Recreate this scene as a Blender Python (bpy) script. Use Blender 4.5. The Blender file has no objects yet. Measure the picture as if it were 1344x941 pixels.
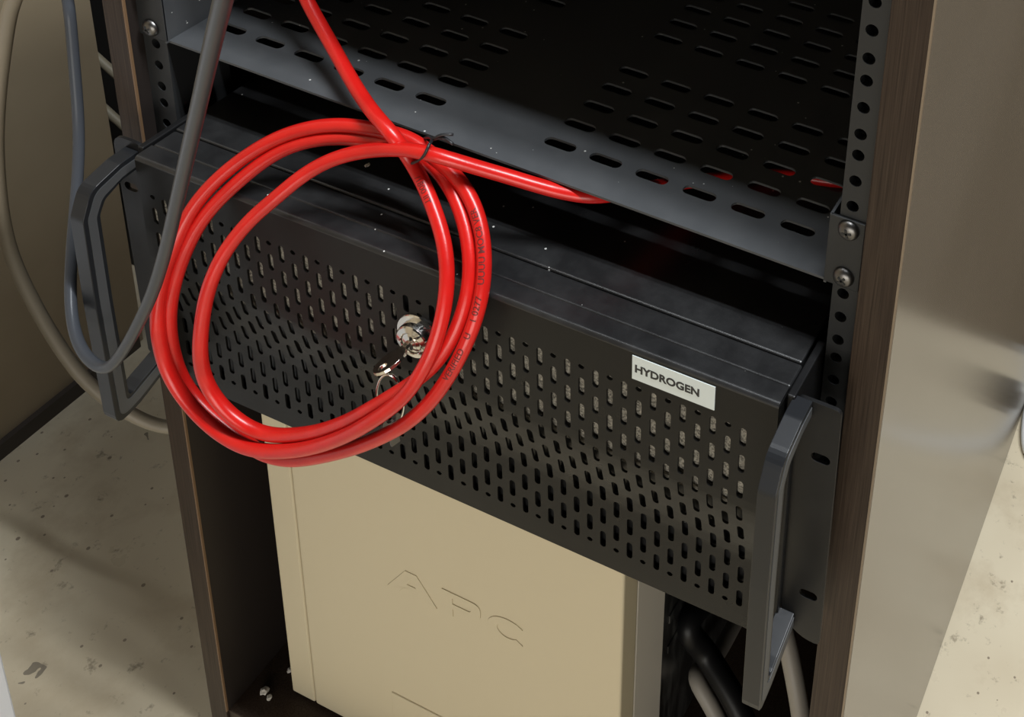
import bpy, bmesh, math, random
from mathutils import Vector, Matrix
from mathutils.geometry import tessellate_polygon
random.seed(7)
C = bpy.context.scene.collection
S = bpy.context.scene
MM = 0.001

# ------------------------------------------------------------------ camera
cam_d = bpy.data.cameras.new('camera')
cam = bpy.data.objects.new('camera', cam_d)
C.objects.link(cam)
cam.matrix_world = Matrix(((0.937058, -0.219872, 0.271254, 0.393101), (0.331176, 0.313461, -0.889980, -0.481184), (0.110654, 0.923796, 0.366547, 0.486720), (0.000000, 0.000000, 0.000000, 1.000000)))
cam_d.lens = 44.1763
cam_d.shift_x = -0.41025
cam_d.shift_y = -0.57903
cam_d.sensor_width = 36.0
cam_d.clip_start = 0.02
S.camera = cam

# ------------------------------------------------------------------ world, lamps, exposure
w = bpy.data.worlds.new('world'); S.world = w
w.use_nodes = True
w.node_tree.nodes['Background'].inputs[0].default_value = (1.0, 0.93, 0.83, 1)
w.node_tree.nodes['Background'].inputs[1].default_value = 0.02
S.view_settings.view_transform = 'Standard'
S.view_settings.look = 'None'
S.view_settings.gamma = 1
S.view_settings.exposure = 0.0

def area(name, loc, sx, sy, power, col):
    d = bpy.data.lights.new(name, 'AREA'); d.shape = 'RECTANGLE'
    d.size = sx; d.size_y = sy; d.energy = power; d.color = col
    o = bpy.data.objects.new(name, d); C.objects.link(o); o.location = loc
    return o
# two fluorescent tubes of a ceiling fitting almost overhead
area('ceiling_tube', (0.80, -0.09, 1.95), 1.3, 0.05, 38, (0.93, 0.97, 1.0))
area('ceiling_tube', (0.80, -0.19, 1.95), 1.3, 0.05, 38, (0.93, 0.97, 1.0))
area('ceiling_tube', (-0.70, -0.09, 1.95), 1.2, 0.05, 4, (0.93, 0.97, 1.0))
area('ceiling_tube', (-0.70, -0.19, 1.95), 1.2, 0.05, 4, (0.93, 0.97, 1.0))
# unseen fill light added in front of the rack to brighten its upright faces
front_fill = area('front_fill_light', (1.0, -2.5, -0.2), 2.0, 0.9, 34, (1.0, 0.96, 0.88))
front_fill.rotation_euler = (math.radians(90), 0, 0)

# ------------------------------------------------------------------ materials
def mat(name, col, rough=0.5, metal=0.0, spec=0.5, coat=0.0):
    m = bpy.data.materials.new(name); m.use_nodes = True
    b = m.node_tree.nodes['Principled BSDF']
    b.inputs['Base Color'].default_value = (*col, 1)
    b.inputs['Roughness'].default_value = rough
    b.inputs['Metallic'].default_value = metal
    b.inputs['Specular IOR Level'].default_value = spec
    b.inputs['Coat Weight'].default_value = coat
    return m
def N(m, t, **kw):
    n = m.node_tree.nodes.new(t)
    for k, v in kw.items():
        if k in n.inputs.keys(): n.inputs[k].default_value = v
        else: setattr(n, k, v)
    return n
def L(m, a, b): m.node_tree.links.new(a, b)
def bsdf(m): return m.node_tree.nodes['Principled BSDF']
def coords(m, scale=(1, 1, 1)):
    tc = N(m, 'ShaderNodeTexCoord'); mp = N(m, 'ShaderNodeMapping')
    mp.inputs['Scale'].default_value = scale
    L(m, tc.outputs['Object'], mp.inputs['Vector'])
    return mp.outputs['Vector']
def mixcol(m, fac, a, b, base=None):
    n = N(m, 'ShaderNodeMix', data_type='RGBA')
    if isinstance(fac, float): n.inputs[0].default_value = fac
    else: L(m, fac, n.inputs[0])
    for sock, c in ((n.inputs[6], a), (n.inputs[7], b)):
        if isinstance(c, tuple): sock.default_value = (*c, 1)
        else: L(m, c, sock)
    return n.outputs[2]
def ramp(m, fac, p0, p1, lo=0.0, hi=1.0):
    n = N(m, 'ShaderNodeMapRange'); L(m, fac, n.inputs[0])
    n.inputs[1].default_value = p0; n.inputs[2].default_value = p1
    n.inputs[3].default_value = lo; n.inputs[4].default_value = hi
    return n.outputs[0]
def noise(m, vec, scale, detail=4, rough=0.55):
    n = N(m, 'ShaderNodeTexNoise'); n.inputs['Scale'].default_value = scale
    n.inputs['Detail'].default_value = detail; n.inputs['Roughness'].default_value = rough
    L(m, vec, n.inputs['Vector']); return n.outputs['Fac']
def specks(m, vec, scale, size):
    """sparse tiny dust flecks: voronoi cells, most of them left empty"""
    v = N(m, 'ShaderNodeTexVoronoi'); v.inputs['Scale'].default_value = scale
    L(m, vec, v.inputs['Vector'])
    sep = N(m, 'ShaderNodeSeparateColor'); L(m, v.outputs['Color'], sep.inputs[0])
    r = ramp(m, sep.outputs[0], 0.80, 1.0, 0.0, size)
    lt = N(m, 'ShaderNodeMath', operation='LESS_THAN'); L(m, v.outputs['Distance'], lt.inputs[0]); L(m, r, lt.inputs[1])
    return lt.outputs[0]
def bump(m, h, strength, dist=0.001):
    n = N(m, 'ShaderNodeBump'); n.inputs['Strength'].default_value = strength
    n.inputs['Distance'].default_value = dist
    L(m, h, n.inputs['Height']); L(m, n.outputs[0], bsdf(m).inputs['Normal'])

def dusty_black(name, col, rough, dustcol, dust, speck):
    m = mat(name, col, rough)
    v = coords(m)
    n1 = noise(m, v, 22, 6, 0.65)
    f = ramp(m, n1, 0.42, 0.75, 0.0, dust)
    c = mixcol(m, f, col, dustcol)
    if speck: c = mixcol(m, specks(m, v, 190, 0.13), c, (0.5, 0.5, 0.48))
    L(m, c, bsdf(m).inputs['Base Color'])
    L(m, ramp(m, n1, 0.3, 0.8, rough - 0.05, rough + 0.15), bsdf(m).inputs['Roughness'])
    fine = noise(m, v, 1400, 2)
    bump(m, fine, 0.12, 0.0004)
    return m
M = {}
M['chassis'] = dusty_black('black_powder_coat', (0.010, 0.010, 0.0105), 0.30, (0.045, 0.046, 0.047), 0.3, True)
M['door'] = dusty_black('black_door_paint', (0.008, 0.0078, 0.0074), 0.30, (0.013, 0.0125, 0.012), 0.3, False)
M['shelf'] = dusty_black('grey_black_shelf_paint', (0.050, 0.053, 0.057), 0.48, (0.085, 0.088, 0.092), 0.35, True)
M['rail'] = dusty_black('black_rail_paint', (0.020, 0.021, 0.022), 0.45, (0.03, 0.03, 0.03), 0.3, False)
M['handle'] = mat('satin_black_handle', (0.012, 0.013, 0.015), 0.34, spec=0.28)
M['ear'] = dusty_black('black_ear_paint', (0.007, 0.007, 0.0075), 0.38, (0.013, 0.013, 0.013), 0.3, False)
M['insert'] = mat('grey_handle_insert', (0.055, 0.057, 0.060), 0.5)
M['chrome'] = mat('chrome', (0.78, 0.77, 0.74), 0.12, 1.0)
M['steel'] = mat('dull_steel', (0.15, 0.145, 0.14), 0.36, 1.0)
M['key'] = mat('nickel_key', (0.62, 0.58, 0.50), 0.22, 1.0)
M['slotdark'] = mat('keyway_dark', (0.01, 0.01, 0.01), 0.6)
for k_, s_ in (('door', 0.15), ('chassis', 0.5), ('ear', 0.25), ('rail', 0.3)): bsdf(M[k_]).inputs['Specular IOR Level'].default_value = s_
# foam
m = mat('grey_foam', (0.16, 0.15, 0.13), 0.95, spec=0.1)
v = coords(m, (1, 1, 1)); f1 = noise(m, v, 700, 3, 0.7)
L(m, mixcol(m, ramp(m, f1, 0.35, 0.65), (0.08, 0.075, 0.066), (0.40, 0.375, 0.32)), bsdf(m).inputs['Base Color'])
bump(m, f1, 0.8, 0.002); M['foam'] = m
# dark brown laminate with upright grain
m = mat('dark_walnut_laminate', (0.08, 0.06, 0.048), 0.42)
v = coords(m, (1100, 1100, 14)); g1 = noise(m, v, 1.0, 5, 0.6)
v2 = coords(m, (60, 60, 2)); g2 = noise(m, v2, 1.0, 3)
c = mixcol(m, ramp(m, g1, 0.35, 0.65), (0.022, 0.0145, 0.010), (0.056, 0.039, 0.027))
c = mixcol(m, ramp(m, g2, 0.3, 0.7, 0.0, 0.4), c, (0.036, 0.023, 0.018))
L(m, c, bsdf(m).inputs['Base Color']); bump(m, g1, 0.15, 0.0005)
bsdf(m).inputs['Specular IOR Level'].default_value = 0.14
M['laminate'] = m
M['innerdark'] = mat('dark_inner_laminate', (0.022, 0.017, 0.015), 0.5, spec=0.3)
M['edgeband'] = mat('worn_edge_band', (0.17, 0.10, 0.052), 0.5)
M['edgeband_pale'] = mat('pale_edge_band', (0.20, 0.15, 0.10), 0.5)
m = mat('grey_beige_laminate', (0.36, 0.33, 0.28), 0.2)
v = coords(m); n1 = noise(m, v, 3.5, 3)
L(m, mixcol(m, ramp(m, n1, 0.3, 0.7), (0.13, 0.11, 0.085), (0.17, 0.145, 0.115)), bsdf(m).inputs['Base Color'])
bump(m, noise(m, coords(m, (900, 900, 30)), 1.0, 2), 0.06, 0.0004)
M['skin'] = m
# UPS plastics
M['cream'] = mat('cream_plastic', (0.56, 0.49, 0.345), 0.5)
M['upsgrey'] = mat('grey_bezel_side', (0.62, 0.58, 0.51), 0.5)
m = mat('ups_black_side', (0.018, 0.018, 0.018), 0.3)
v = coords(m, (0.4, 40, 6)); n1 = noise(m, v, 4.0, 4)
L(m, mixcol(m, ramp(m, n1, 0.45, 0.7), (0.018, 0.018, 0.018), (0.075, 0.075, 0.072)), bsdf(m).inputs['Base Color'])
M['upsblack'] = m
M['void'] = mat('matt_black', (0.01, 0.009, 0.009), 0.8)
# cables
m = mat('red_cable_jacket', (0.62, 0.016, 0.012), 0.30, spec=0.5)
n1 = noise(m, coords(m), 60, 3)
L(m, mixcol(m, ramp(m, n1, 0.3, 0.7), (0.47, 0.008, 0.006), (0.56, 0.011, 0.008)), bsdf(m).inputs['Base Color'])
bump(m, noise(m, coords(m), 220, 2), 0.10, 0.001)
M['red'] = m
M['ink'] = mat('black_cable_print', (0.10, 0.006, 0.005), 0.6)
M['tie'] = mat('black_twist_tie', (0.012, 0.012, 0.014), 0.45)
m = mat('clear_grey_tube', (0.046, 0.050, 0.058), 0.3, spec=0.22)
bsdf(m).inputs['Transmission Weight'].default_value = 0.0
bsdf(m).inputs['IOR'].default_value = 1.42
M['tube'] = m
M['beige'] = mat('beige_cable', (0.27, 0.235, 0.18), 0.5)
M['greycable'] = mat('grey_cable', (0.30, 0.275, 0.24), 0.5)
M['blackcable'] = mat('black_cable', (0.006, 0.006, 0.0065), 0.4, spec=0.2)
M['whitecable'] = mat('white_cable', (0.72, 0.72, 0.70), 0.4)
# label
M['label'] = mat('white_label_tape', (0.62, 0.68, 0.68), 0.4)
M['lettering'] = mat('black_lettering', (0.01, 0.01, 0.012), 0.5)
# floor
m = mat('stained_beige_floor', (0.6, 0.53, 0.4), 0.38)
v = coords(m)
big = noise(m, v, 3.0, 4); mid = noise(m, v, 14, 5, 0.65); fine = noise(m, v, 75, 5, 0.7)
c = mixcol(m, ramp(m, big, 0.35, 0.65), (0.54, 0.455, 0.32), (0.70, 0.625, 0.47))
c = mixcol(m, ramp(m, mid, 0.5, 0.72, 0, 0.55), c, (0.42, 0.33, 0.21))
c = mixcol(m, ramp(m, fine, 0.60, 0.72, 0, 0.75), c, (0.20, 0.16, 0.11))
vo = N(m, 'ShaderNodeTexVoronoi'); vo.inputs['Scale'].default_value = 19.5
vd = N(m, 'ShaderNodeMixRGB') if False else None
nv = N(m, 'ShaderNodeTexNoise'); nv.inputs['Scale'].default_value = 40; L(m, v, nv.inputs['Vector'])
add = N(m, 'ShaderNodeVectorMath', operation='MULTIPLY_ADD'); L(m, nv.outputs['Color'], add.inputs[0])
add.inputs[1].default_value = (0.05, 0.05, 0.05); L(m, v, add.inputs[2]); L(m, add.outputs[0], vo.inputs['Vector'])
sep = N(m, 'ShaderNodeSeparateColor'); L(m, vo.outputs['Color'], sep.inputs[0])
rr = ramp(m, sep.outputs[0], 0.55, 1.0, 0.0, 0.125)
lt = N(m, 'ShaderNodeMath', operation='LESS_THAN'); L(m, vo.outputs['Distance'], lt.inputs[0]); L(m, rr, lt.inputs[1])
mu = N(m, 'ShaderNodeMath', operation='MULTIPLY'); L(m, lt.outputs[0], mu.inputs[0]); mu.inputs[1].default_value = 0.75
c = mixcol(m, mu.outputs[0], c, (0.13, 0.11, 0.085))
c = mixcol(m, specks(m, v, 110, 0.20), c, (0.26, 0.21, 0.15))
L(m, c, bsdf(m).inputs['Base Color'])
L(m, ramp(m, mid, 0.3, 0.7, 0.25, 0.5), bsdf(m).inputs['Roughness'])
bump(m, fine, 0.12, 0.001)
M['floor'] = m
m = mat('brown_wall_panel', (0.30, 0.25, 0.18), 0.45)
n1 = noise(m, coords(m), 4.0, 4)
L(m, mixcol(m, ramp(m, n1, 0.3, 0.7), (0.37, 0.295, 0.20), (0.50, 0.415, 0.29)), bsdf(m).inputs['Base Color'])
M['wall'] = m
M['wallback'] = mat('grey_brown_wall', (0.11, 0.082, 0.052), 0.7)
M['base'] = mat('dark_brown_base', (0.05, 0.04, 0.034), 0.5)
M['palecab'] = mat('pale_grey_enamel', (0.62, 0.63, 0.66), 0.4)
M['creampipe'] = mat('cream_plastic_pipe', (0.27, 0.235, 0.165), 0.5)
M['crumb'] = mat('off_white_crumb', (0.62, 0.58, 0.52), 0.8)

# ------------------------------------------------------------------ mesh helpers (all dimensions in mm)
def obj(name, bm, material, parent=None, smooth=False, bevel=0, seg=2, angle=35):
    me = bpy.data.meshes.new(name)
    bmesh.ops.recalc_face_normals(bm, faces=bm.faces)
    bmesh.ops.scale(bm, vec=(MM, MM, MM), verts=bm.verts)
    bm.to_mesh(me); bm.free()
    me.materials.append(M[material])
    o = bpy.data.objects.new(name, me); C.objects.link(o)
    if parent: o.parent = parent
    if smooth:
        for p in me.polygons: p.use_smooth = True
    if bevel:
        b = o.modifiers.new('bevel', 'BEVEL'); b.width = bevel * MM; b.segments = seg
        b.limit_method = 'ANGLE'; b.angle_limit = math.radians(angle); b.harden_normals = False
    return o
def thing(name, label, cat, loc=(0, 0, 0), group=None, roty=0):
    o = bpy.data.objects.new(name, None); C.objects.link(o)
    o.empty_display_size = 0.02
    o.location = [c * MM for c in loc]; o.rotation_euler = (0, roty, 0)
    o['label'] = label; o['category'] = cat
    if group: o['group'] = group
    return o
def tag(o, label, cat, group=None):
    o['label'] = label; o['category'] = cat
    if group: o['group'] = group
    return o
def box(bm, x0, x1, y0, y1, z0, z1):
    vs = [bm.verts.new((x, y, z)) for x in (x0, x1) for y in (y0, y1) for z in (z0, z1)]
    for f in ((0, 1, 3, 2), (4, 6, 7, 5), (0, 4, 5, 1), (2, 3, 7, 6), (0, 2, 6, 4), (1, 5, 7, 3)):
        bm.faces.new([vs[i] for i in f])
    return bm
def newbox(*a): return box(bmesh.new(), *a)
def rounded(pts, r, n=5):
    """round the corners of a closed 2-D outline; r one number or one per corner"""
    out = []; k = len(pts)
    for i in range(k):
        rr = r[i] if isinstance(r, (list, tuple)) else r
        p = Vector(pts[i]); a = Vector(pts[i - 1]); b = Vector(pts[(i + 1) % k])
        u = (a - p).normalized(); v = (b - p).normalized()
        ang = u.angle(v)
        d = min(rr / math.tan(ang / 2), (a - p).length * 0.49, (b - p).length * 0.49) if rr > 0 else 0
        if d <= 1e-6: out.append(tuple(p)); continue
        p0 = p + u * d; p1 = p + v * d
        for j in range(n + 1):
            t = j / n
            q = p0 * (1 - t) ** 2 + p * 2 * t * (1 - t) + p1 * t * t
            out.append(tuple(q))
    return out
def obround(cx, cy, lx, ly, n=6):
    """stadium outline lx by ly, long axis whichever is longer"""
    pts = []
    r = min(lx, ly) / 2
    if lx >= ly:
        h = lx / 2 - r
        for j in range(n + 1):
            a = -math.pi / 2 + math.pi * j / n; pts.append((cx + h + r * math.cos(a), cy + r * math.sin(a)))
        for j in range(n + 1):
            a = math.pi / 2 + math.pi * j / n; pts.append((cx - h + r * math.cos(a), cy + r * math.sin(a)))
    else:
        h = ly / 2 - r
        for j in range(n + 1):
            a = math.pi * j / n; pts.append((cx + r * math.cos(a), cy + h + r * math.sin(a)))
        for j in range(n + 1):
            a = math.pi + math.pi * j / n; pts.append((cx + r * math.cos(a), cy - h + r * math.sin(a)))
    if abs(lx - ly) < 1e-6: pts = [(cx + r * math.cos(2 * math.pi * j / 12), cy + r * math.sin(2 * math.pi * j / 12)) for j in range(12)]
    return pts
def plate(bm, loops, t0, t1, axes):
    """flat plate with holes. loops[0] outer, rest holes (2-D). t0,t1 thickness range. axes e.g. 'xzy': 2-D u,v then thickness."""
    ix = {'x': 0, 'y': 1, 'z': 2}; iu, iv, it = (ix[a] for a in axes)
    def P(p, t):
        c = [0, 0, 0]; c[iu] = p[0]; c[iv] = p[1]; c[it] = t; return c
    tris = tessellate_polygon([[Vector((p[0], p[1], 0)) for p in l] for l in loops])
    lay = []
    for t in (t0, t1):
        lay.append([[bm.verts.new(P(p, t)) for p in l] for l in loops])
    for k in (0, 1):
        flat = [v for l in lay[k] for v in l]
        for tr in tris:
            try: bm.faces.new([flat[i] for i in tr])
            except ValueError: pass
    for a, b in zip(lay[0], lay[1]):
        n = len(a)
        for i in range(n):
            bm.faces.new((a[i], a[(i + 1) % n], b[(i + 1) % n], b[i]))
    return bm
def catmull(pts, step):
    P = [Vector(p) for p in pts]; P = [P[0] * 2 - P[1]] + P + [P[-1] * 2 - P[-2]]
    out = []
    for i in range(1, len(P) - 2):
        n = max(2, int((P[i + 1] - P[i]).length / step))
        for j in range(n):
            t = j / n; a, b, c, d = P[i - 1:i + 3]
            out.append(0.5 * ((2 * b) + (c - a) * t + (2 * a - 5 * b + 4 * c - d) * t * t + (3 * b - a - 3 * c + d) * t ** 3))
    out.append(P[-2]); return out
def smooth_pts(pts, k):
    for _ in range(k):
        pts = [pts[0]] + [(pts[i - 1] + pts[i] * 2 + pts[i + 1]) / 4 for i in range(1, len(pts) - 1)] + [pts[-1]]
    return pts
def frames(pts):
    T = [(pts[min(i + 1, len(pts) - 1)] - pts[max(i - 1, 0)]).normalized() for i in range(len(pts))]
    n = T[0].orthogonal().normalized(); F = []
    for t in T:
        n = (n - t * n.dot(t)).normalized(); F.append((t, n, t.cross(n)))
    return F
def tube(bm, pts, r, n=14, cap=True):
    F = frames(pts); rings = []
    for p, (t, u, v) in zip(pts, F):
        rings.append([bm.verts.new(p + (u * math.cos(2 * math.pi * k / n) + v * math.sin(2 * math.pi * k / n)) * r) for k in range(n)])
    for a, b in zip(rings, rings[1:]):
        for k in range(n): bm.faces.new((a[k], a[(k + 1) % n], b[(k + 1) % n], b[k]))
    if cap:
        bm.faces.new(rings[0][::-1]); bm.faces.new(rings[-1])
    return bm
def lathe(bm, prof, origin, axis='y', n=32, cap=True):
    """prof: list of (radius, distance along axis)"""
    rings = []
    o = Vector(origin)
    for r, d in prof:
        ring = []
        for k in range(n):
            a = 2 * math.pi * k / n
            if axis == 'y': q = Vector((r * math.cos(a), d, r * math.sin(a)))
            elif axis == 'z': q = Vector((r * math.cos(a), r * math.sin(a), d))
            else: q = Vector((d, r * math.cos(a), r * math.sin(a)))
            ring.append(bm.verts.new(o + q))
        rings.append(ring)
    for a, b in zip(rings, rings[1:]):
        for k in range(n): bm.faces.new((a[k], a[(k + 1) % n], b[(k + 1) % n], b[k]))
    if cap:
        bm.faces.new(rings[0][::-1]); bm.faces.new(rings[-1])
    return bm
def text_tris(s, size, bold=0.0):
    """flat triangles of a line of text: list of 2-D points and index triples, plus width"""
    cu = bpy.data.curves.new('t', 'FONT'); cu.body = s; cu.size = size; cu.offset = bold * size; cu.resolution_u = 4
    o = bpy.data.objects.new('t', cu); C.objects.link(o)
    dg = bpy.context.evaluated_depsgraph_get()
    me = bpy.data.meshes.new_from_object(o.evaluated_get(dg))
    me.calc_loop_triangles()
    pts = [(v.co.x, v.co.y) for v in me.vertices]; tr = [tuple(t.vertices) for t in me.loop_triangles]
    bpy.data.objects.remove(o); bpy.data.curves.remove(cu); bpy.data.meshes.remove(me)
    return pts, tr

# ------------------------------------------------------------------ the room
def struct(name, bm, m):
    o = obj(name, bm, m); o['kind'] = 'structure'; return o
struct('floor', newbox(-2200, 2400, -3200, 700, -710, -690), 'floor')
struct('wall_left', newbox(-700, -648, -1500, 258, -689, 1600), 'wall')
struct('wall_foot_shade_left', newbox(-648, -642, -1500, 250, -690, -672), 'base')  # dark strip standing in for the shadow and grime along the wall foot
struct('wall_back', newbox(-2200, 2400, 660, 700, -690, 2000), 'wallback')

# ------------------------------------------------------------------ rack cabinet
rack = thing('rack_cabinet', 'dark brown laminate rack cabinet with black perforated mounting rails', 'rack', (0, 0, -690))
def rk(name, bm, m, **kw):
    bmesh.ops.translate(bm, vec=(0, 0, 690), verts=bm.verts)
    return obj(name, bm, m, rack, **kw)
rk('side_panel', newbox(-260.5, -243.3, -10, 610, -690, 420), 'laminate', bevel=0.6)
rk('side_panel', newbox(243.6, 263.6, -10, 610, -690, 420), 'laminate', bevel=0.6)
pan = rk('inner_face', newbox(-243.3, -242.6, -9.4, 598, -646, 398), 'innerdark'); pan['label'] = 'plain dark inner face of the side panel'
eb = rk('edge_band', newbox(-243.4, -242.4, -10.2, -8.6, -645, 398), 'edgeband'); eb['label'] = 'worn orange-brown edge strip'
sk = rk('outer_skin', newbox(263.6, 265.0, -9, 610, -689, 420), 'skin'); sk['label'] = 'smooth grey-beige outer face'
eb2 = rk('edge_band', newbox(263.7, 264.8, -10.2, -9, -689, 420), 'edgeband_pale'); eb2['label'] = 'thin pale edge strip'
rk('bottom_panel', newbox(-243.2, 243.5, -8, 605, -666, -646), 'laminate', bevel=0.8)
rk('plinth', newbox(-243.2, 243.5, 30, 48, -690, -666), 'laminate')
rk('top_panel', newbox(-243.2, 243.5, -8, 605, 400, 420), 'laminate')
rk('back_panel', newbox(-243.2, 243.5, 598, 608, -646, 400), 'void')
def rail(x0, x1, xc, sgn):
    bm = bmesh.new()
    zb, zt = -236, 398
    # hole pitch pattern 15.875, 15.875, 12.7
    zs = []; z = 0.0; pat = [12.7, 15.875, 15.875]; i = 0
    while z < zt - 8: zs.append(z); z += [15.875, 15.875, 12.7][i % 3]; i += 1
    # going up from the lower screw hole: 15.9, 15.9, 12.7 ; going down: 12.7, 15.9, 15.9
    z = 0.0; i = 0
    while True:
        z -= pat[i % 3]; i += 1
        if z < zb + 8: break
        zs.append(z)
    zs.sort()
    # strip cells, each with one round hole (fast and clean)
    edges = [zb] + [(a + b) / 2 for a, b in zip(zs, zs[1:])] + [zt]
    for k, zc in enumerate(zs):
        hole = [(xc + 3.4 * math.cos(a), zc + 3.4 * math.sin(a)) for a in [2 * math.pi * j / 14 for j in range(14)]]
        plate(bm, [[(x0, edges[k]), (x1, edges[k]), (x1, edges[k + 1]), (x0, edges[k + 1])], hole], 0, 2.0, 'xzy')
        # pressed collar behind the hole
        rings = [[bm.verts.new((xc + r * math.cos(2 * math.pi * j / 14), y, zc + r * math.sin(2 * math.pi * j / 14))) for j in range(14)] for r, y in ((3.4, 2.0), (3.4, 5.0), (4.6, 5.0), (4.6, 2.0))]
        for a, b in zip(rings, rings[1:]):
            for j in range(14): bm.faces.new((a[j], a[(j + 1) % 14], b[(j + 1) % 14], b[j]))
    xi = x0 if sgn > 0 else x1
    box(bm, xi - (0 if sgn > 0 else 2), xi + (2 if sgn > 0 else 0), 2.0, 42, zb, zt)      # inner return
    xo = x1 if sgn > 0 else x0
    box(bm, xo - (2 if sgn > 0 else 0), xo + (0 if sgn > 0 else 2), 2.0, 30, zb, zt)
    return bm
rk('mounting_rail', rail(226.3, 240.8, 232.5, 1), 'rail')
rk('mounting_rail', rail(-242.5, -223.6, -232.8, -1), 'rail')

# ------------------------------------------------------------------ vented shelf
shelf = thing('vented_shelf', 'dark grey vented metal rack shelf with rows of oblong slots', 'shelf', (0, 0, -6.5))
def sh(name, bm, m='shelf', parent=None, **kw):
    bmesh.ops.translate(bm, vec=(0, 0, 6.5), verts=bm.verts)
    return obj(name, bm, m, parent or shelf, **kw)
bm = bmesh.new()
xs = [s * (45.2 + 30.3 * k) - 3 for k in range(6) for s in (-1, 1)]
rows = [26.4 + 19.6 * k for k in range(5)] + [147 + 19.6 * k for k in range(5)] 
edges = [0.0] + [(a + b) / 2 for a, b in zip(rows, rows[1:])] + [330.0]
cols = sorted(xs)
for k, yr in enumerate(rows):
    plate(bm, [[(-223, edges[k]), (223, edges[k]), (223, edges[k + 1]), (-223, edges[k + 1])]] + [obround(x, yr, 20.5, 7.0) for x in cols], -8.0, -6.5, 'xyz')
sh('tray_floor', bm)
for s in (-1, 1):
    bm = bmesh.new()
    x0 = s * 223.0
    box(bm, min(x0, x0 - s * 1.5), max(x0, x0 - s * 1.5), -1.5, 330, -8.0, 37)
    sh('side_wall', bm)
    # ear with two round holes under the screw heads
    xa, xb = (221.5, 241.0) if s > 0 else (-243.0, -221.5)
    outer = [(xa, -7), (xb, -7), (xb, 37), (xa, 37)]
    bm = plate(bmesh.new(), [outer], -1.8, -0.1, 'xzy')
    sh('mounting_ear', bm, 'rail', bevel=0.5)
    for zc in (0.5, 31.0):
        xc = 232.5 * s
        bm = bmesh.new()
        lathe(bm, [(5.9, -1.9), (5.9, -2.6), (5.2, -3.9), (3.9, -4.9), (2.0, -5.4), (0.3, -5.5)], (xc, 0, zc), 'y', 28)
        scr = sh('screw', bm, 'steel', smooth=True)
        a = random.uniform(0.2, 1.2)
        bm = bmesh.new()
        for q in (a, a + math.pi / 2):
            u = Vector((math.cos(q), 0, math.sin(q))); v = Vector((-math.sin(q), 0, math.cos(q)))
            c = Vector((xc, 0, zc)); vs = []
            for yy in (-5.75, -4.2):
                for i, j in ((-2.6, -0.6), (2.6, -0.6), (2.6, 0.6), (-2.6, 0.6)):
                    vs.append(bm.verts.new(c + u * i + v * j + Vector((0, yy, 0))))
            for f in ((0, 1, 2, 3), (7, 6, 5, 4), (0, 4, 5, 1), (1, 5, 6, 2), (2, 6, 7, 3), (3, 7, 4, 0)): bm.faces.new([vs[i] for i in f])
        sh('cross_recess', bm, 'slotdark', scr)

# ------------------------------------------------------------------ rack-mount chassis (local frame: x across, y back, z up from top front edge)
chs = thing('rack_chassis', 'black four-unit rack computer chassis with perforated front door and two handles', 'computer', (5, -42, -57.2), roty=-0.0124)
def ch(name, bm, m, parent=None, **kw): return obj(name, bm, m, parent or chs, **kw)
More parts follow.
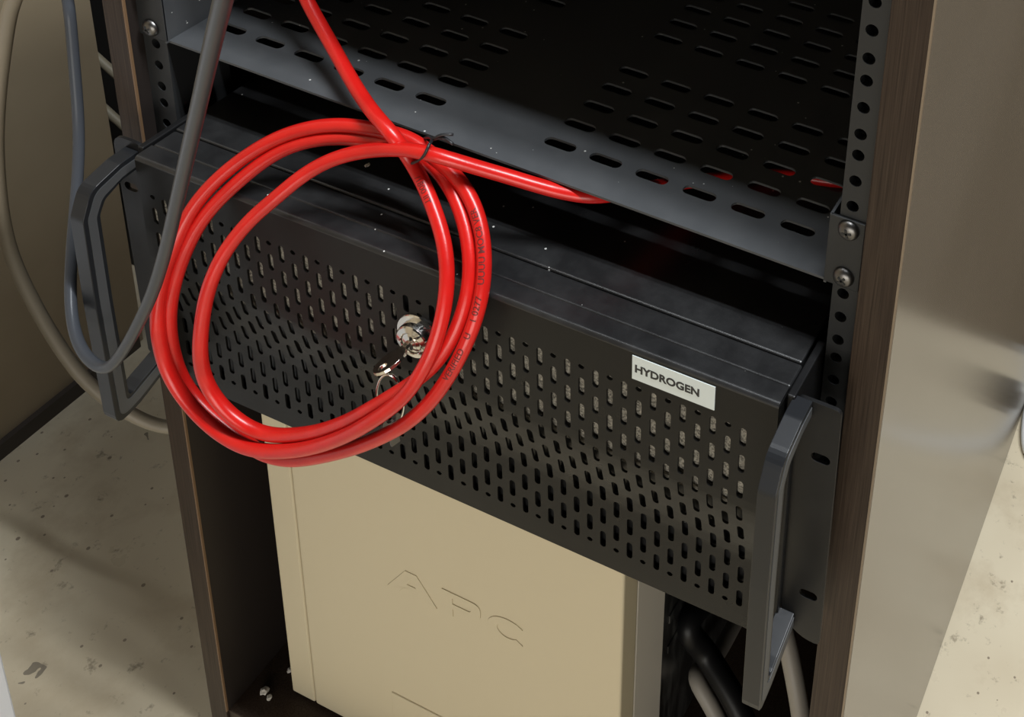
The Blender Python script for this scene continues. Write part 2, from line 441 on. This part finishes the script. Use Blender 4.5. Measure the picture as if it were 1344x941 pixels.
# door profile: z -> y (upper flat, shallow step back, lower flat)
def prof(z):
    t = (-z - 76) / 58.0
    t = min(1, max(0, t)); t = t * t * (3 - 2 * t)
    return 8.2 * t
COLP = 8.87; XR = 195.2; NC = 46; ZP = 18.95; Z0 = -31.4; SL = 12.6; SW = 3.9
def door_mesh():
    bm = bmesh.new()
    hw = SW / 2; hl = SL / 2
    capoff = [hl, hl - 0.28, hl - 0.95, hl - hw]          # distances from slot centre
    caphw = [0.0, 1.0, 1.67, hw]
    top_z, bot_z = -24.9, -170.4
    def halfwidth(z, par):
        """half width of the opening at height z for even / odd columns (0 = solid)"""
        best = 0.0
        off = 0 if par == 0 else ZP / 2
        for k in range(-1, 9):
            zc = Z0 + off - ZP * k
            lo, hi = zc - hl, zc + hl
            if hi > top_z + 0.3: hi = top_z
            if lo < bot_z - 0.3: lo = bot_z
            if hi - lo < 2.5: continue
            if lo < z < hi:
                d = min(hi - z, z - lo)
                wv = hw if d >= hw else math.sqrt(max(0, hw * hw - (hw - d) ** 2))
                best = max(best, wv)
        return best
    levels = set()
    for par in (0, 1):
        off = 0 if par == 0 else ZP / 2
        for k in range(-1, 9):
            zc = Z0 + off - ZP * k; lo, hi = zc - hl, zc + hl
            if hi > top_z + 0.3: hi = top_z
            if lo < bot_z - 0.3: lo = bot_z
            if hi - lo < 2.5: continue
            for d in (0, 0.3, 1.0, hw): levels.add(round(hi - d, 3)); levels.add(round(lo + d, 3))
    lv = sorted(levels, reverse=True)
    l2 = [lv[0]]
    for z in lv[1:]:
        if l2[-1] - z > 0.05: l2.append(z)
    lv = l2
    # extra levels above and below for the folded edges
    head = [(0.0, -2.6)]
    path = head + [(prof(z), z) for z in lv] + [(prof(-187), z) for z in (-183.0, -186.0)] + [(9.0, -187.0), (13.0, -187.0)]
    nh = len(head)
    def row(x): return [bm.verts.new((x, y, z)) for y, z in path]
    cb = [XR + COLP / 2 - COLP * i for i in range(NC + 1)]   # column borders, right to left
    left_end, right_end = -214.0, 214.0
    bords = [row(x) for x in cb]
    R = row(right_end); Lr = row(left_end)
    for a, b in ((R, bords[0]), (bords[-1], Lr)):
        for i in range(len(path) - 1): bm.faces.new((a[i], b[i], b[i + 1], a[i + 1]))
    for c in range(NC):
        par = c % 2; xc = cb[c] - COLP / 2
        A, B = bords[c], bords[c + 1]
        hv = []
        for i, (y, z) in enumerate(path):
            h = halfwidth(z, par) if nh <= i < nh + len(lv) else 0.0
            hv.append(h)
        # tips count as closed points
        cv = [None] * len(path)
        for i, h in enumerate(hv):
            y, z = path[i]
            if h > 0.05: cv[i] = (bm.verts.new((xc + h, y, z)), bm.verts.new((xc - h, y, z)))
        tip = {}
        for i in range(len(path) - 1):
            a, b = cv[i], cv[i + 1]
            if a is None and b is None:
                if i in tip or (i + 1) in tip:
                    ti = tip.get(i); tj = tip.get(i + 1)
                    pa = [A[i]] + ([ti] if ti else []) + [B[i]]
                    pb = [B[i + 1]] + ([tj] if tj else []) + [A[i + 1]]
                    bm.faces.new(pa + pb)
                else: bm.faces.new((A[i], B[i], B[i + 1], A[i + 1]))
                continue
            if a is None:
                if i not in tip: tip[i] = bm.verts.new((xc, path[i][0], path[i][1]))
                t = tip[i]
                bm.faces.new((A[i], t, b[0], A[i + 1])); bm.faces.new((t, B[i], B[i + 1], b[1]))
            elif b is None:
                t = bm.verts.new((xc, path[i + 1][0], path[i + 1][1])); tip[i + 1] = t
                bm.faces.new((A[i], a[0], t, A[i + 1])); bm.faces.new((a[1], B[i], B[i + 1], t))
            else:
                bm.faces.new((A[i], a[0], b[0], A[i + 1])); bm.faces.new((a[1], B[i], B[i + 1], b[1]))
    return bm
bm = door_mesh()
bmesh.ops.recalc_face_normals(bm, faces=bm.faces)
# face the front (towards -y) before thickening
bm.faces.ensure_lookup_table()
avg = sum((f.normal.y * f.calc_area() for f in bm.faces))
if avg > 0: bmesh.ops.reverse_faces(bm, faces=bm.faces)
me = bpy.data.meshes.new('front_door')
bmesh.ops.scale(bm, vec=(MM, MM, MM), verts=bm.verts)
bm.to_mesh(me); bm.free(); me.materials.append(M['door'])
door = bpy.data.objects.new('front_door', me); C.objects.link(door); door.parent = chs
sm = door.modifiers.new('thickness', 'SOLIDIFY'); sm.thickness = 1.3 * MM; sm.offset = -1
for p in me.polygons: p.use_smooth = False
bm = bmesh.new()
fp = [(12.0, 0.0), (5.0, 0.0)] + [(2.6 - 2.6 * math.sin(math.radians(a)), -2.6 + 2.6 * math.cos(math.radians(a))) for a in range(0, 91, 9)]
fp += [(1.3, -2.6)] + [(2.6 - 1.3 * math.sin(math.radians(a)), -2.6 + 1.3 * math.cos(math.radians(a))) for a in range(81, -1, -9)] + [(12.0, -1.3)]
ra = [bm.verts.new((-214, y, z)) for y, z in fp]; rb = [bm.verts.new((214, y, z)) for y, z in fp]
for i in range(len(fp)): bm.faces.new((ra[i], ra[(i + 1) % len(fp)], rb[(i + 1) % len(fp)], rb[i]))
bm.faces.new(ra); bm.faces.new(rb[::-1])
fold = ch('door_top_fold', bm, 'chassis', door, smooth=True)
fold.data.set_sharp_from_angle(angle=math.radians(40))
for s in (-1, 1):
    ch('door_side', newbox(min(214 * s, 212.6 * s), max(214 * s, 212.6 * s), 1.6, 12, -185, -2.7), 'door', door)
# foam filter behind the perforation (open gap around the lock)
def foam(x0, x1):
    bm = bmesh.new(); zs = [-12, -40, -70, -84, -98, -112, -126, -140, -160, -182]
    nx = max(2, int((x1 - x0) / 6)); rows_ = []
    for z in zs:
        yy = 2.0 if z > -78 else 2.0 + min(1, (-z - 78) / 45) * 20
        rows_.append([bm.verts.new((x0 + (x1 - x0) * i / nx, yy + random.uniform(-0.25, 0.25), z)) for i in range(nx + 1)])
    for a, b in zip(rows_, rows_[1:]):
        for i in range(nx): bm.faces.new((a[i], a[i + 1], b[i + 1], b[i]))
    back = bmesh.ops.extrude_face_region(bm, geom=list(bm.faces))
    for v in [g for g in back['geom'] if isinstance(g, bmesh.types.BMVert)]: v.co.y += 3
    return bm
ch('foam_filter', foam(-210, -28), 'foam')
ch('foam_filter', foam(12, 210), 'foam')
# body, front frame and lid
ch('body', newbox(-213, 213, 29, 450, -186, -2), 'chassis')
ch('front_frame', newbox(-213.5, 214.5, 12.1, 28, -185, 0.2), 'chassis', bevel=1.4, seg=3)
ch('lid', newbox(-213.5, 213.5, 28.15, 452, -2, 1.0), 'chassis', bevel=1.0, seg=2)
for s in (-1, 1):
    xa = 215.2 * s; xb = 219.6 * s
    ch('side_bracket', newbox(min(xa, xb), max(xa, xb), 7, 46, -180, 0.9), 'ear', bevel=0.8)
    # ear with rounded corners and two oblong slots
    x0, x1 = (219.6, 244.2) if s > 0 else (-244.2, -219.6)
    zt, zb = -1.5, -177.5
    cor = [(x0, zb), (x1, zb), (x1, zt), (x0, zt)]
    rad = [17, 3, 4, 4] if s > 0 else [3, 17, 8, 9]
    slots = [obround(235.2 * s, zc, 11, 6.2) for zc in (-38.5, -141.5)]
    outl = rounded(cor, rad, 7)
    lobe = [(x0 + (21 - 21 * math.cos(math.radians(a))) * s if s > 0 else x1 - (21 - 21 * math.cos(math.radians(a))), zb + 24 - 24 * math.sin(math.radians(a))) for a in range(0, 91, 9)]
    if s > 0: outl = lobe + rounded(cor, [0, 3, 4, 4], 7)[1:]
    else: outl = rounded(cor, [3, 0, 8, 9], 7)[:8] + lobe[::-1] + rounded(cor, [3, 0, 8, 9], 7)[9:]
    bm = plate(bmesh.new(), [outl] + slots, 10.5, 12.5, 'xzy')
    ch('ear', bm, 'ear', bevel=0.4)
    # handle: bent square bar
    hx0, hx1 = (218.0, 228.2) if s > 0 else (-234.5, -224.0)
    dz = 0 if s > 0 else -6
    outer = [(10.4, -1.0), (-2, -1.6), (-22, -7), (-29.5, -24), (-31.2, -90), (-31.4, -186), (-14, -182.5), (10.4, -172)]
    inner = [(10.4, -160), (-11, -167), (-20.6, -171), (-20.2, -90), (-18.8, -27), (-14, -18.5), (-2, -13.5), (10.4, -12.5)]
    poly = rounded([(y, z + dz) for y, z in outer + inner], [0, 8, 12, 10, 0, 9, 4, 0, 0, 6, 6, 0, 8, 6, 6, 0], 5)
    bm = plate(bmesh.new(), [poly], hx0, hx1, 'yzx')
    hd = ch('handle', bm, 'handle', bevel=1.5, seg=3, angle=50)
    oi = [(9.6, -4.6), (-1, -5.0), (-19.6, -10), (-26.6, -25), (-28.2, -90), (-28.3, -182), (-14, -178.8), (9.6, -169)]
    ii = [(9.6, -162.4), (-11, -169.4), (-23.0, -174), (-22.6, -90), (-21.4, -26.6), (-16, -16.4), (-2, -11.2), (9.6, -10.2)]
    poly = rounded([(y, z + dz) for y, z in oi + ii], [0, 7, 10, 8, 0, 7, 4, 0, 0, 7, 8, 0, 9, 7, 6, 0], 5)
    ins = ch('side_insert', plate(bmesh.new(), [poly], hx1 - 0.3, hx1 + 0.35, 'yzx'), 'insert', hd)
    ins['label'] = 'grey insert along the side of the handle'
# printed label on the door
def letters(s, size, y0, y1, ux, origin, mname, name, parent):
    pts, tr = text_tris(s, size, 0.035)
    w = max(p[0] for p in pts); h = max(p[1] for p in pts)
    bm = bmesh.new(); k = ux / w
    vs = [bm.verts.new((origin[0] + p[0] * k, y0, origin[1] + p[1] * k)) for p in pts]
    for t in tr:
        try: bm.faces.new([vs[i] for i in t])
        except ValueError: pass
    ext = bmesh.ops.extrude_face_region(bm, geom=list(bm.faces))
    for v in [g for g in ext['geom'] if isinstance(g, bmesh.types.BMVert)]: v.co.y = y1
    return ch(name, bm, mname, parent)
lab = ch('name_label', newbox(129.2, 178.2, -0.35, -0.02, -20.2, -4.0), 'label'); lab['label'] = 'white tape label reading HYDROGEN'
letters('HYDROGEN', 6, -0.5, -0.3, 38.5, (130.7, -14.6), 'lettering', 'lettering', lab)
# cam lock
bm = bmesh.new()
lathe(bm, [(14.6, 0.2), (14.6, -1.2), (14.2, -1.8), (11.4, -2.0), (11.2, -5.0), (10.9, -6.2), (10.2, -6.9), (7.4, -7.6), (6.9, -7.2), (6.8, -5.8), (6.6, -5.8), (6.4, -6.9), (6.0, -7.1), (0.5, -7.2)], (-9.2, 0, -50.5), 'y', 40)
lock = ch('lock', bm, 'chrome', smooth=False); lock['label'] = 'round chrome cam lock'
for p in lock.data.polygons: p.use_smooth = True
lock.data.set_sharp_from_angle(angle=math.radians(30))
ch('keyway', newbox(-10.0, -8.4, -7.5, -6.9, -55, -46), 'slotdark', lock)

# ------------------------------------------------------------------ keys and ring hanging from the lock
def key_mesh(bm, base, axis, across, L_blade, bow_r, thick=1.9):
    """flat key: blade from base along axis, round bow with a hole; across = flat width direction"""
    a = Vector(axis).normalized(); c = Vector(across); c = (c - a * c.dot(a)).normalized(); n = a.cross(c)
    b = Vector(base)
    outline = [(-2.6, 0), (-2.6, L_blade)]
    N_ = 18; cy = L_blade + bow_r * 0.92
    st = math.asin(2.6 / bow_r)
    for j in range(N_ + 1):
        t = -math.pi / 2 - st - (2 * math.pi - 2 * st) * j / N_
        outline.append((bow_r * 0.95 * math.cos(t), cy + bow_r * math.sin(t)))
    outline += [(2.6, L_blade), (2.6, 0)]
    hole = [(2.6 * math.cos(2 * math.pi * j / 12), cy + bow_r * 0.5 + 2.6 * math.sin(2 * math.pi * j / 12)) for j in range(12)]
    loops = [outline, hole]
    tris = tessellate_polygon([[Vector((p[0], p[1], 0)) for p in l] for l in loops])
    lay = [[[bm.verts.new(b + c * p[0] + a * p[1] + n * t) for p in l] for l in loops] for t in (-thick / 2, thick / 2)]
    for k in (0, 1):
        flat = [v for l in lay[k] for v in l]
        for tr in tris:
            try: bm.faces.new([flat[i] for i in tr])
            except ValueError: pass
    for la, lb in zip(*lay):
        n_ = len(la)
        for i in range(n_): bm.faces.new((la[i], la[(i + 1) % n_], lb[(i + 1) % n_], lb[i]))
    return b + a * (cy + bow_r * 0.5)
kb = Vector((-3.8, -48.2, -106.3))
bm = bmesh.new()
hole1 = key_mesh(bm, kb, (-0.10, -1, -0.10), (0.88, 0, 0.55), 6.5, 9.8)
tag(obj('key', bm, 'key', bevel=0.35), 'silver key stuck in the chrome lock of the black door', 'key')
# split ring through the bow
rc = Vector((-4.8, -66.0, -133.6)); 
bm = bmesh.new()
ringpts = []
for j in range(97):
    t = 2 * math.pi * j / 48
    rr = 18.5
    ringpts.append(rc + Vector((math.cos(t) * rr * 0.40, math.cos(t) * rr * 0.10 + (0.7 * j / 96), math.sin(t) * rr)))
tube(bm, ringpts, 0.75, 8)
tag(obj('key_ring', bm, 'chrome', smooth=True), 'thin steel split ring hanging from the key in the lock', 'key ring')
bm = bmesh.new()
kb2 = rc + Vector((1.0, 0.8, -34.5))
key_mesh(bm, kb2, (-0.08, -0.05, 1), (0.35, 0.95, 0), 11.5, 6.0, 1.6)
tag(obj('key', bm, 'steel', bevel=0.35), 'spare silver key dangling from the split ring behind the red cable', 'key')

# ------------------------------------------------------------------ red cable
RED=[(-165.1,40,51),(-154.2,36,43.4),(-141.1,30,31.3),(-109.8,16,17.1),(-77,-2,11.1),(-49.9,-17,11.2),(-30,-25,9.4),(-23.7,-20.9,-6.3),(-16.1,-23.5,-10),(-9.3,-26.6,-14.5),(-2.1,-30.4,-19.8),(5.8,-34.7,-26),(16.6,-41.7,-35.9),(23.5,-49.1,-46.4),(26.4,-53.6,-54),(27.7,-57.4,-61.7),(28.2,-61.2,-69.3),(27.6,-66.4,-79.8),(26.7,-69.4,-86),(23.7,-72.5,-93.7),(18.2,-76.4,-106.8),(7.1,-80.6,-121.2),(-5.4,-83.3,-134.7),(-20.5,-83.6,-150.6),(-44.5,-84.1,-171),(-68.7,-84.4,-186.3),(-93.4,-84.6,-196.5),(-116.1,-83.6,-196.6),(-133,-83.1,-188.9),(-145.1,-82.5,-178.6),(-153.9,-81.9,-165.1),(-157.1,-81.2,-149.6),(-158,-80.4,-130.2),(-159.2,-76,-116.2),(-158.8,-72,-104.1),(-156.3,-68.1,-92.1),(-154.2,-63.1,-81.8),(-152.5,-56.3,-68.9),(-146.5,-50,-56.9),(-137.9,-42.3,-44.5),(-126,-33.1,-32),(-111.7,-25,-21.1),(-93.5,-18.5,-12.3),(-76.1,-14.5,-7.1),(-55.6,-12.5,-4),(-35.4,-11.9,-1.6),(-23.6,-11.7,-2.8),(-9.8,-14.2,-8.1),(2.1,-16,-10.7),(10.7,-18.4,-14.1),(18.8,-21.7,-18.9),(27.4,-26.6,-25.9),(34.5,-32.5,-34.2),(39.5,-38.6,-42.9),(42.7,-44.2,-51.2),(43.5,-50.4,-63.7),(41.7,-58.1,-79.2),(38.1,-64.1,-92),(32.1,-68.3,-106.3),(24.5,-72.3,-119.7),(12.6,-75.4,-134.8),(-6.3,-75.8,-154.2),(-25.1,-76.2,-171),(-53.4,-76.6,-192),(-75.2,-76.9,-204.7),(-91.8,-76.9,-208.4),(-106,-76.8,-206.4),(-119.3,-76.6,-200.1),(-136.3,-76.4,-193.2),(-147.2,-76,-183.3),(-153.5,-75.7,-172),(-156.3,-75.1,-155.1),(-156.4,-74.6,-137.2),(-156.1,-71.4,-120.2),(-154.7,-67.3,-107),(-152.1,-63.4,-94.4),(-148.9,-57.5,-81),(-143.2,-50.6,-67.4),(-133.9,-44,-54.4),(-121.1,-33.7,-38.8),(-108.3,-25.7,-27.8),(-92.6,-20.1,-20),(-75.1,-16.2,-14.7),(-56.1,-13.7,-11.3),(-37.8,-12,-9),(-23.3,-12.4,-9.7),(-16.1,-14.2,-11),(-6.8,-16.2,-13.4),(3.3,-19.5,-17.7),(14.4,-25.4,-25.7),(25.3,-33.2,-36.3),(32,-40.8,-46.8),(34.4,-45.8,-54.8),(34.8,-51.4,-65.7),(32.8,-58.7,-79.9),(27.7,-64.7,-92.4),(19.6,-68.2,-103.3),(9.5,-71.5,-113.6),(1.5,-74.2,-121.6),(-11,-77,-133.9),(-26,-77.6,-149.3),(-44.8,-78.2,-165.1),(-61.6,-78.6,-175.9),(-78.1,-79.1,-184.3),(-92.2,-79.4,-188),(-101,-81.3,-183.6),(-111,-81.9,-178.2),(-120.5,-82.4,-166.9),(-124.3,-82.8,-151.9),(-123.1,-83.1,-132.2),(-123,-80.1,-117.7),(-122.3,-76,-101.3),(-119.6,-73,-89.3),(-117.7,-69,-79.7),(-113.5,-64.4,-69.1),(-108,-60.3,-59.3),(-101.1,-55.7,-49),(-92.8,-50.2,-40.1),(-82.3,-41.6,-27),(-66.2,-33.2,-14.1),(-44.5,-27.4,-4.1),(-20.8,-27,5),(-7.9,-27.3,8.5),(3,-26,8),(10.7,-22,4.6),(23.2,-14,-2.5),(35.4,-9,-6.3),(47.7,-4,-10.7),(60,0.5,-13.9),(77.1,4.5,-14.3),(84,15,-18),(94,40,-28),(112,78,-44),(150,112,-51.5),(195,130,-52),(208,190,-52)]
TUBE=[(-295.1,-5,24.3),(-289,-10,6.9),(-284.5,-16,-33),(-277.8,-24,-71.7),(-269.5,-34,-93.9),(-259.7,-48,-118.2),(-247.3,-64,-142),(-235.6,-76,-156.7),(-221,-86,-165.1),(-202.3,-94,-167),(-181.9,-98,-163.2),(-164.2,-100,-141.2),(-144.3,-103,-109.9),(-120.2,-108,-69),(-95.4,-116,-23.2),(-66.9,-128,29.3),(-32.9,-145,85.9),(3.1,-165,140.6),(41.4,-188,194.8),(68,-205,229.1),(92.8,-222,259.1)]
TIE=[(-5.7,-23.1,14),(-2.6,-29.1,16.3),(-2.6,-31.1,13.7),(-5.7,-30.6,8),(-13.6,-27.1,-0.6),(-21.1,-24.1,-7.2),(-30.2,-18.1,-13.5),(-35.2,-11.1,-15.7),(-33.8,-7.1,-13.2),(-27,-7.1,-5.3),(-15.5,-14.1,6)]
BEIGE=[(-340.2,0,7.9),(-359.2,2,-22),(-379.5,5,-66.1),(-400.8,8,-119),(-420,12,-174.7),(-434.1,16,-238.7),(-439.4,20,-284.8),(-431.8,22,-320.9),(-421,24,-353.2),(-408.5,26,-379.7),(-395.2,28,-401.9),(-373.6,32,-419.3),(-352.5,38,-431.7),(-342.6,48,-447.5),(-292,80,-448),(-284,140,-480)]
GREY1=[(171.2,110,-431.7),(189,95,-450),(201.3,85,-469.6),(210.5,78,-491.1),(219,70,-520.1)]
GREY2=[(106,200,-600),(107,150,-590),(104.7,118,-566),(117.9,112,-573.6),(134.7,106,-586.8),(157.2,94,-601.1)]
BLACK3=[(118,260,-520),(112,190,-520),(101.6,108,-491.5),(112.6,112,-520.9),(129.6,106,-530.2),(146.5,100,-540),(160.8,94,-552.9),(180.1,84,-573.9)]

path = smooth_pts(catmull(RED, 3.0), 14)
ext = [path[0] + (path[0] - path[6]).normalized() * d for d in (260, 170, 90, 40)]
path = ext + path
redc = thing('red_cable', 'coiled bright red network cable hanging in front of the black chassis', 'cable', tuple(RED[0]))
o0 = Vector(RED[0])
CR = 4.05
bm = tube(bmesh.new(), [p - o0 for p in path], CR, 18)
obj('jacket', bm, 'red', redc, smooth=True)
# small print running along the jacket
cum = [0.0]
for a, b in zip(path, path[1:]): cum.append(cum[-1] + (b - a).length)
camloc = cam.matrix_world.translation / MM
def along(s):
    i = max(1, next((k for k, c in enumerate(cum) if c >= s), len(cum) - 1))
    f = (s - cum[i - 1]) / max(1e-6, cum[i] - cum[i - 1])
    return path[i - 1].lerp(path[i], f), (path[min(i + 1, len(path) - 1)] - path[max(i - 2, 0)]).normalized()
def nearest_s(p):
    q = Vector(p); k = min(range(len(path)), key=lambda i: (path[i] - q).length); return cum[k]
def print_on(s, near, size, direction=1, tilt=0.0):
    pts, tr = text_tris(s, 10, 0.01); kx = size / 10
    s0 = nearest_s(near); bm = bmesh.new()
    fl = [bm.verts.new((p[0] * kx, p[1] * kx, 0)) for p in pts]
    for t in tr:
        try: bm.faces.new([fl[i] for i in t])
        except ValueError: pass
    for _ in range(3):
        long_ = [e for e in bm.edges if e.calc_length() > 0.9]
        if long_: bmesh.ops.subdivide_edges(bm, edges=long_, cuts=1, use_grid_fill=False)
        bmesh.ops.triangulate(bm, faces=list(bm.faces))
    for v in bm.verts:
        p, t = along(s0 + direction * v.co.x)
        out = Vector((0.25, -1, 0.75)); out = (out - t * out.dot(t)).normalized()
        side = (t * direction).cross(out) * -1
        ang = (v.co.y - size * 0.35) / CR + tilt
        v.co = p - o0 + (out * math.cos(ang) + side * math.sin(ang)) * (CR + 0.09)
    o = obj('printing', bm, 'ink', redc); o['label'] = 'small black printing on the cable jacket'
print_on('/1800 IIT', (-13.8, -25.1, -12.1), 4.6, 1)
print_on('VERIFIED    U    1 0277    UUUU MOC8 VER', (35.6, -66.2, -98.9), 5.0, -1, 0.0)
print_on('02C 00250 - 2 00', (-157.2, -74.4, -147.2), 4.2, -1, 0.0)

# twist tie around the crossing
bm = bmesh.new()
loop = [Vector(p) for p in TIE]
tube(bm, smooth_pts(catmull(loop + [loop[0], loop[1]], 1.5), 3), 0.85, 8)
for q in (((6, 2, 2.5), (13, 1, 1.5)), ((5, 1, 4.5), (11, 4, 5))):
    tube(bm, catmull([loop[0]] + [loop[0] + Vector(d) for d in q], 2), 0.8, 8)
tag(obj('twist_tie', bm, 'tie', smooth=True), 'thin black twist tie binding the red cable coil', 'cable tie')

# ------------------------------------------------------------------ other tubes and cables
TUBE_A = Vector(TUBE[0]) + Vector((10, 30, 420)); TD = (Vector(TUBE[-1]) - Vector(TUBE[-2])).normalized(); TUBE_B = [Vector(TUBE[-1]) + TD * 60, Vector(TUBE[-1]) + TD * 115 + Vector((0, 0, 20)), Vector(TUBE[-1]) + TD * 160 + Vector((0, 0, 90)), Vector(TUBE[-1]) + TD * 185 + Vector((0, 0, 300))]
bm = tube(bmesh.new(), smooth_pts(catmull([TUBE_A] + [Vector(p) for p in TUBE] + TUBE_B, 4.0), 12), 3.3, 16)
tag(obj('plastic_tube', bm, 'tube', smooth=True), 'grey translucent plastic tube looped around the chassis handle', 'tube')
bm = tube(bmesh.new(), smooth_pts(catmull([Vector((-325, -20, 430)), Vector((-322, -8, 160))] + [Vector(p) for p in BEIGE], 5.0), 20), 4.9, 16)
tag(obj('beige_cable', bm, 'beige', smooth=True), 'thick beige cable curving down behind the rack side panel', 'cable')

# ------------------------------------------------------------------ UPS
ups = thing('power_supply', 'cream uninterruptible power supply tower standing on the cabinet bottom', 'power supply', (-55, 21, -646))
def up(name, bm, m, parent=None, **kw):
    bmesh.ops.translate(bm, vec=(55, -21, 646), verts=bm.verts)
    return obj(name, bm, m, parent or ups, **kw)
UZ0, UZ1 = -642, -262
bez = up('bezel', newbox(-183.3, 96, 20.6, 40, UZ0, UZ1), 'cream', bevel=2.0, seg=3)
bt = up('bezel_strip', newbox(-207, -184.0, 20.9, 40, UZ0, UZ1), 'cream', bevel=1.5, seg=3)
bs = up('bezel_side', newbox(-206, 95.6, 40.3, 80, UZ0 + 1, UZ1 - 1), 'upsgrey', bevel=1.0); bs['label'] = 'grey rear half of the bezel'
up('case', newbox(-203, 92.5, 80, 430, UZ0 + 2, UZ1 - 2), 'upsblack', bevel=1.0)
for fx in (-190, 78):
    for fy in (40, 400): up('foot', newbox(fx - 10, fx + 10, fy - 10, fy + 10, -646, UZ0 + 2.2), 'void')
# vent louvres in the case side
for k in range(7):
    z = -300 - 34 * k
    up('vent_louver', newbox(92.5, 93.8, 92, 128, z - 8, z), 'upsblack', bevel=0.5)
# raised letters
def raised(loops, d=0.6):
    bm = plate(bmesh.new(), loops, 20.6 - d, 21.2, 'xzy')
    return up('raised_letter', bm, 'cream', bez, bevel=0.25, seg=2)
zb, zt = -454, -429
raised([[(-101, zb), (-84, zt), (-74, zt), (-57, zb), (-68, zb), (-72, zb + 6), (-86, zb + 6), (-90, zb)], [(-83, zb + 11), (-79, zt - 7), (-75, zb + 11)]])
pout = rounded([(-52, zb), (-43, zb), (-43, zb + 8), (-19, zb + 8), (-19, zt), (-52, zt)], [0, 0, 0, 7, 7, 0], 6)
pin = rounded([(-43, zb + 13.5), (-27, zb + 13.5), (-27, zt - 5.5), (-43, zt - 5.5)], [0, 3, 3, 0], 4)
raised([pout, pin])
carc = [(4 + 17 * math.cos(math.radians(a)), (zb + zt) / 2 + 12.5 * math.sin(math.radians(a))) for a in range(42, 319, 12)]
carc += [(4 + 9 * math.cos(math.radians(a)), (zb + zt) / 2 + 6.8 * math.sin(math.radians(a))) for a in range(318, 41, -12)]
raised([carc])
up('front_panel', newbox(-104, 20, 19.6, 21.4, -626, -576), 'cream', bez, bevel=0.6)

# cables inside the cabinet beside the UPS
for nm, P_, r, m, lb in (
    ('grey_cable', GREY1, 7.0, 'greycable', 'thick pale grey cable hanging below the chassis handle near the cabinet side'),
    ('grey_cable', GREY2, 6.5, 'greycable', 'grey cable on the cabinet bottom beside the black side of the power supply'),
    ('black_cable', BLACK3, 9, 'blackcable', 'fat black cable curving down beside the power supply')):
    pts = [Vector(p) for p in P_]
    tag(obj(nm, tube(bmesh.new(), smooth_pts(catmull(pts, 4), 6), r, 16), m, smooth=True), lb, 'cable')

# ------------------------------------------------------------------ bits at the edges of the view
pc = thing('pale_cabinet', 'pale grey low cabinet whose corner shows at the lower corner of the floor', 'cabinet', (-490, -260, -690))
def pcp(name, bm, m, parent=None, **kw):
    bmesh.ops.translate(bm, vec=(490, 260, 690), verts=bm.verts)
    return obj(name, bm, m, parent or pc, **kw)
pcp('carcass', newbox(-644, -336.3, -400, -100, -650, -250), 'palecab', bevel=1.5)
pcp('top_board', newbox(-645, -336.3, -404, -100, -249.8, -232), 'palecab', bevel=2)
pcp('plinth', newbox(-636, -345, -385, -112, -690, -650.2), 'base')
dr = pcp('door', newbox(-641, -339, -416, -400.5, -646, -256), 'palecab', bevel=1.5)
pcp('door_handle', newbox(-372, -360, -430, -416.2, -400, -290), 'chrome', dr, bevel=3)
bm = newbox(-1300, -560, 330, 640, -690, 900)  # black block added so the gap behind the rack reads as dark
tag(obj('dark_gap_block', bm, 'void', bevel=2), 'black block standing in for the darkness of the gap behind the rack', 'cabinet')
for (p, q, lb) in (((-780, 305, -340), (-600, 305, -440), 'cream plastic pipe crossing the dark gap, the upper of two'),
                   ((-780, 305, -406), (-600, 305, -506), 'cream plastic pipe crossing the dark gap, the lower of two')):
    pts = [Vector(p), Vector(p).lerp(Vector(q), 0.5), Vector(q)]
    tag(obj('plastic_pipe', tube(bmesh.new(), catmull(pts, 10), 4.5, 12), 'creampipe', smooth=True), lb, 'pipe')
wc = [(330, 700, -683), (285, 660, -683), (271, 610, -683), (275, 560, -683), (288, 525, -683), (330, 500, -683), (400, 480, -683)]
tag(obj('white_cord', tube(bmesh.new(), smooth_pts(catmull([Vector(p) for p in wc], 5), 8), 6.5, 12), 'whitecable', smooth=True), 'white cord looped on the floor beside the grey side of the rack', 'cord')
bm = newbox(274, 320, 566, 590, -676, -655)
tag(obj('black_plug', bm, 'void', bevel=4, seg=3), 'black plug lying across the white cord', 'plug')
for i, (x, y, s, lb) in enumerate(((-228, 13, 3.6, 'white crumb nearest the front corner of the cabinet bottom'), (-221, 11, 2.4, 'small crumb beside the larger white one on the cabinet bottom'),
                                   (-222, 34, 2.8, 'dull crumb further back on the cabinet bottom by the power supply'))):
    bm = bmesh.new(); bmesh.ops.create_icosphere(bm, subdivisions=2, radius=s)
    for v in bm.verts: v.co = v.co * random.uniform(0.7, 1.15); v.co.z *= 0.55
    bmesh.ops.translate(bm, vec=(x, y, -646 + s * 0.5), verts=bm.verts)
    tag(obj('crumb', bm, 'crumb'), lb, 'crumb', 'crumbs on the cabinet bottom')
bm = bmesh.new()
bmesh.ops.create_icosphere(bm, subdivisions=2, radius=2.2)
for v in bm.verts: v.co = v.co * random.uniform(0.6, 1.2); v.co.z *= 0.25; v.co.x *= 0.7
bmesh.ops.translate(bm, vec=(-83.5, 9.9, -57.0), verts=bm.verts)
tag(obj('dust_flake', bm, 'crumb'), 'pale dust flake lying on the chassis lid inside the cable coil', 'flake')
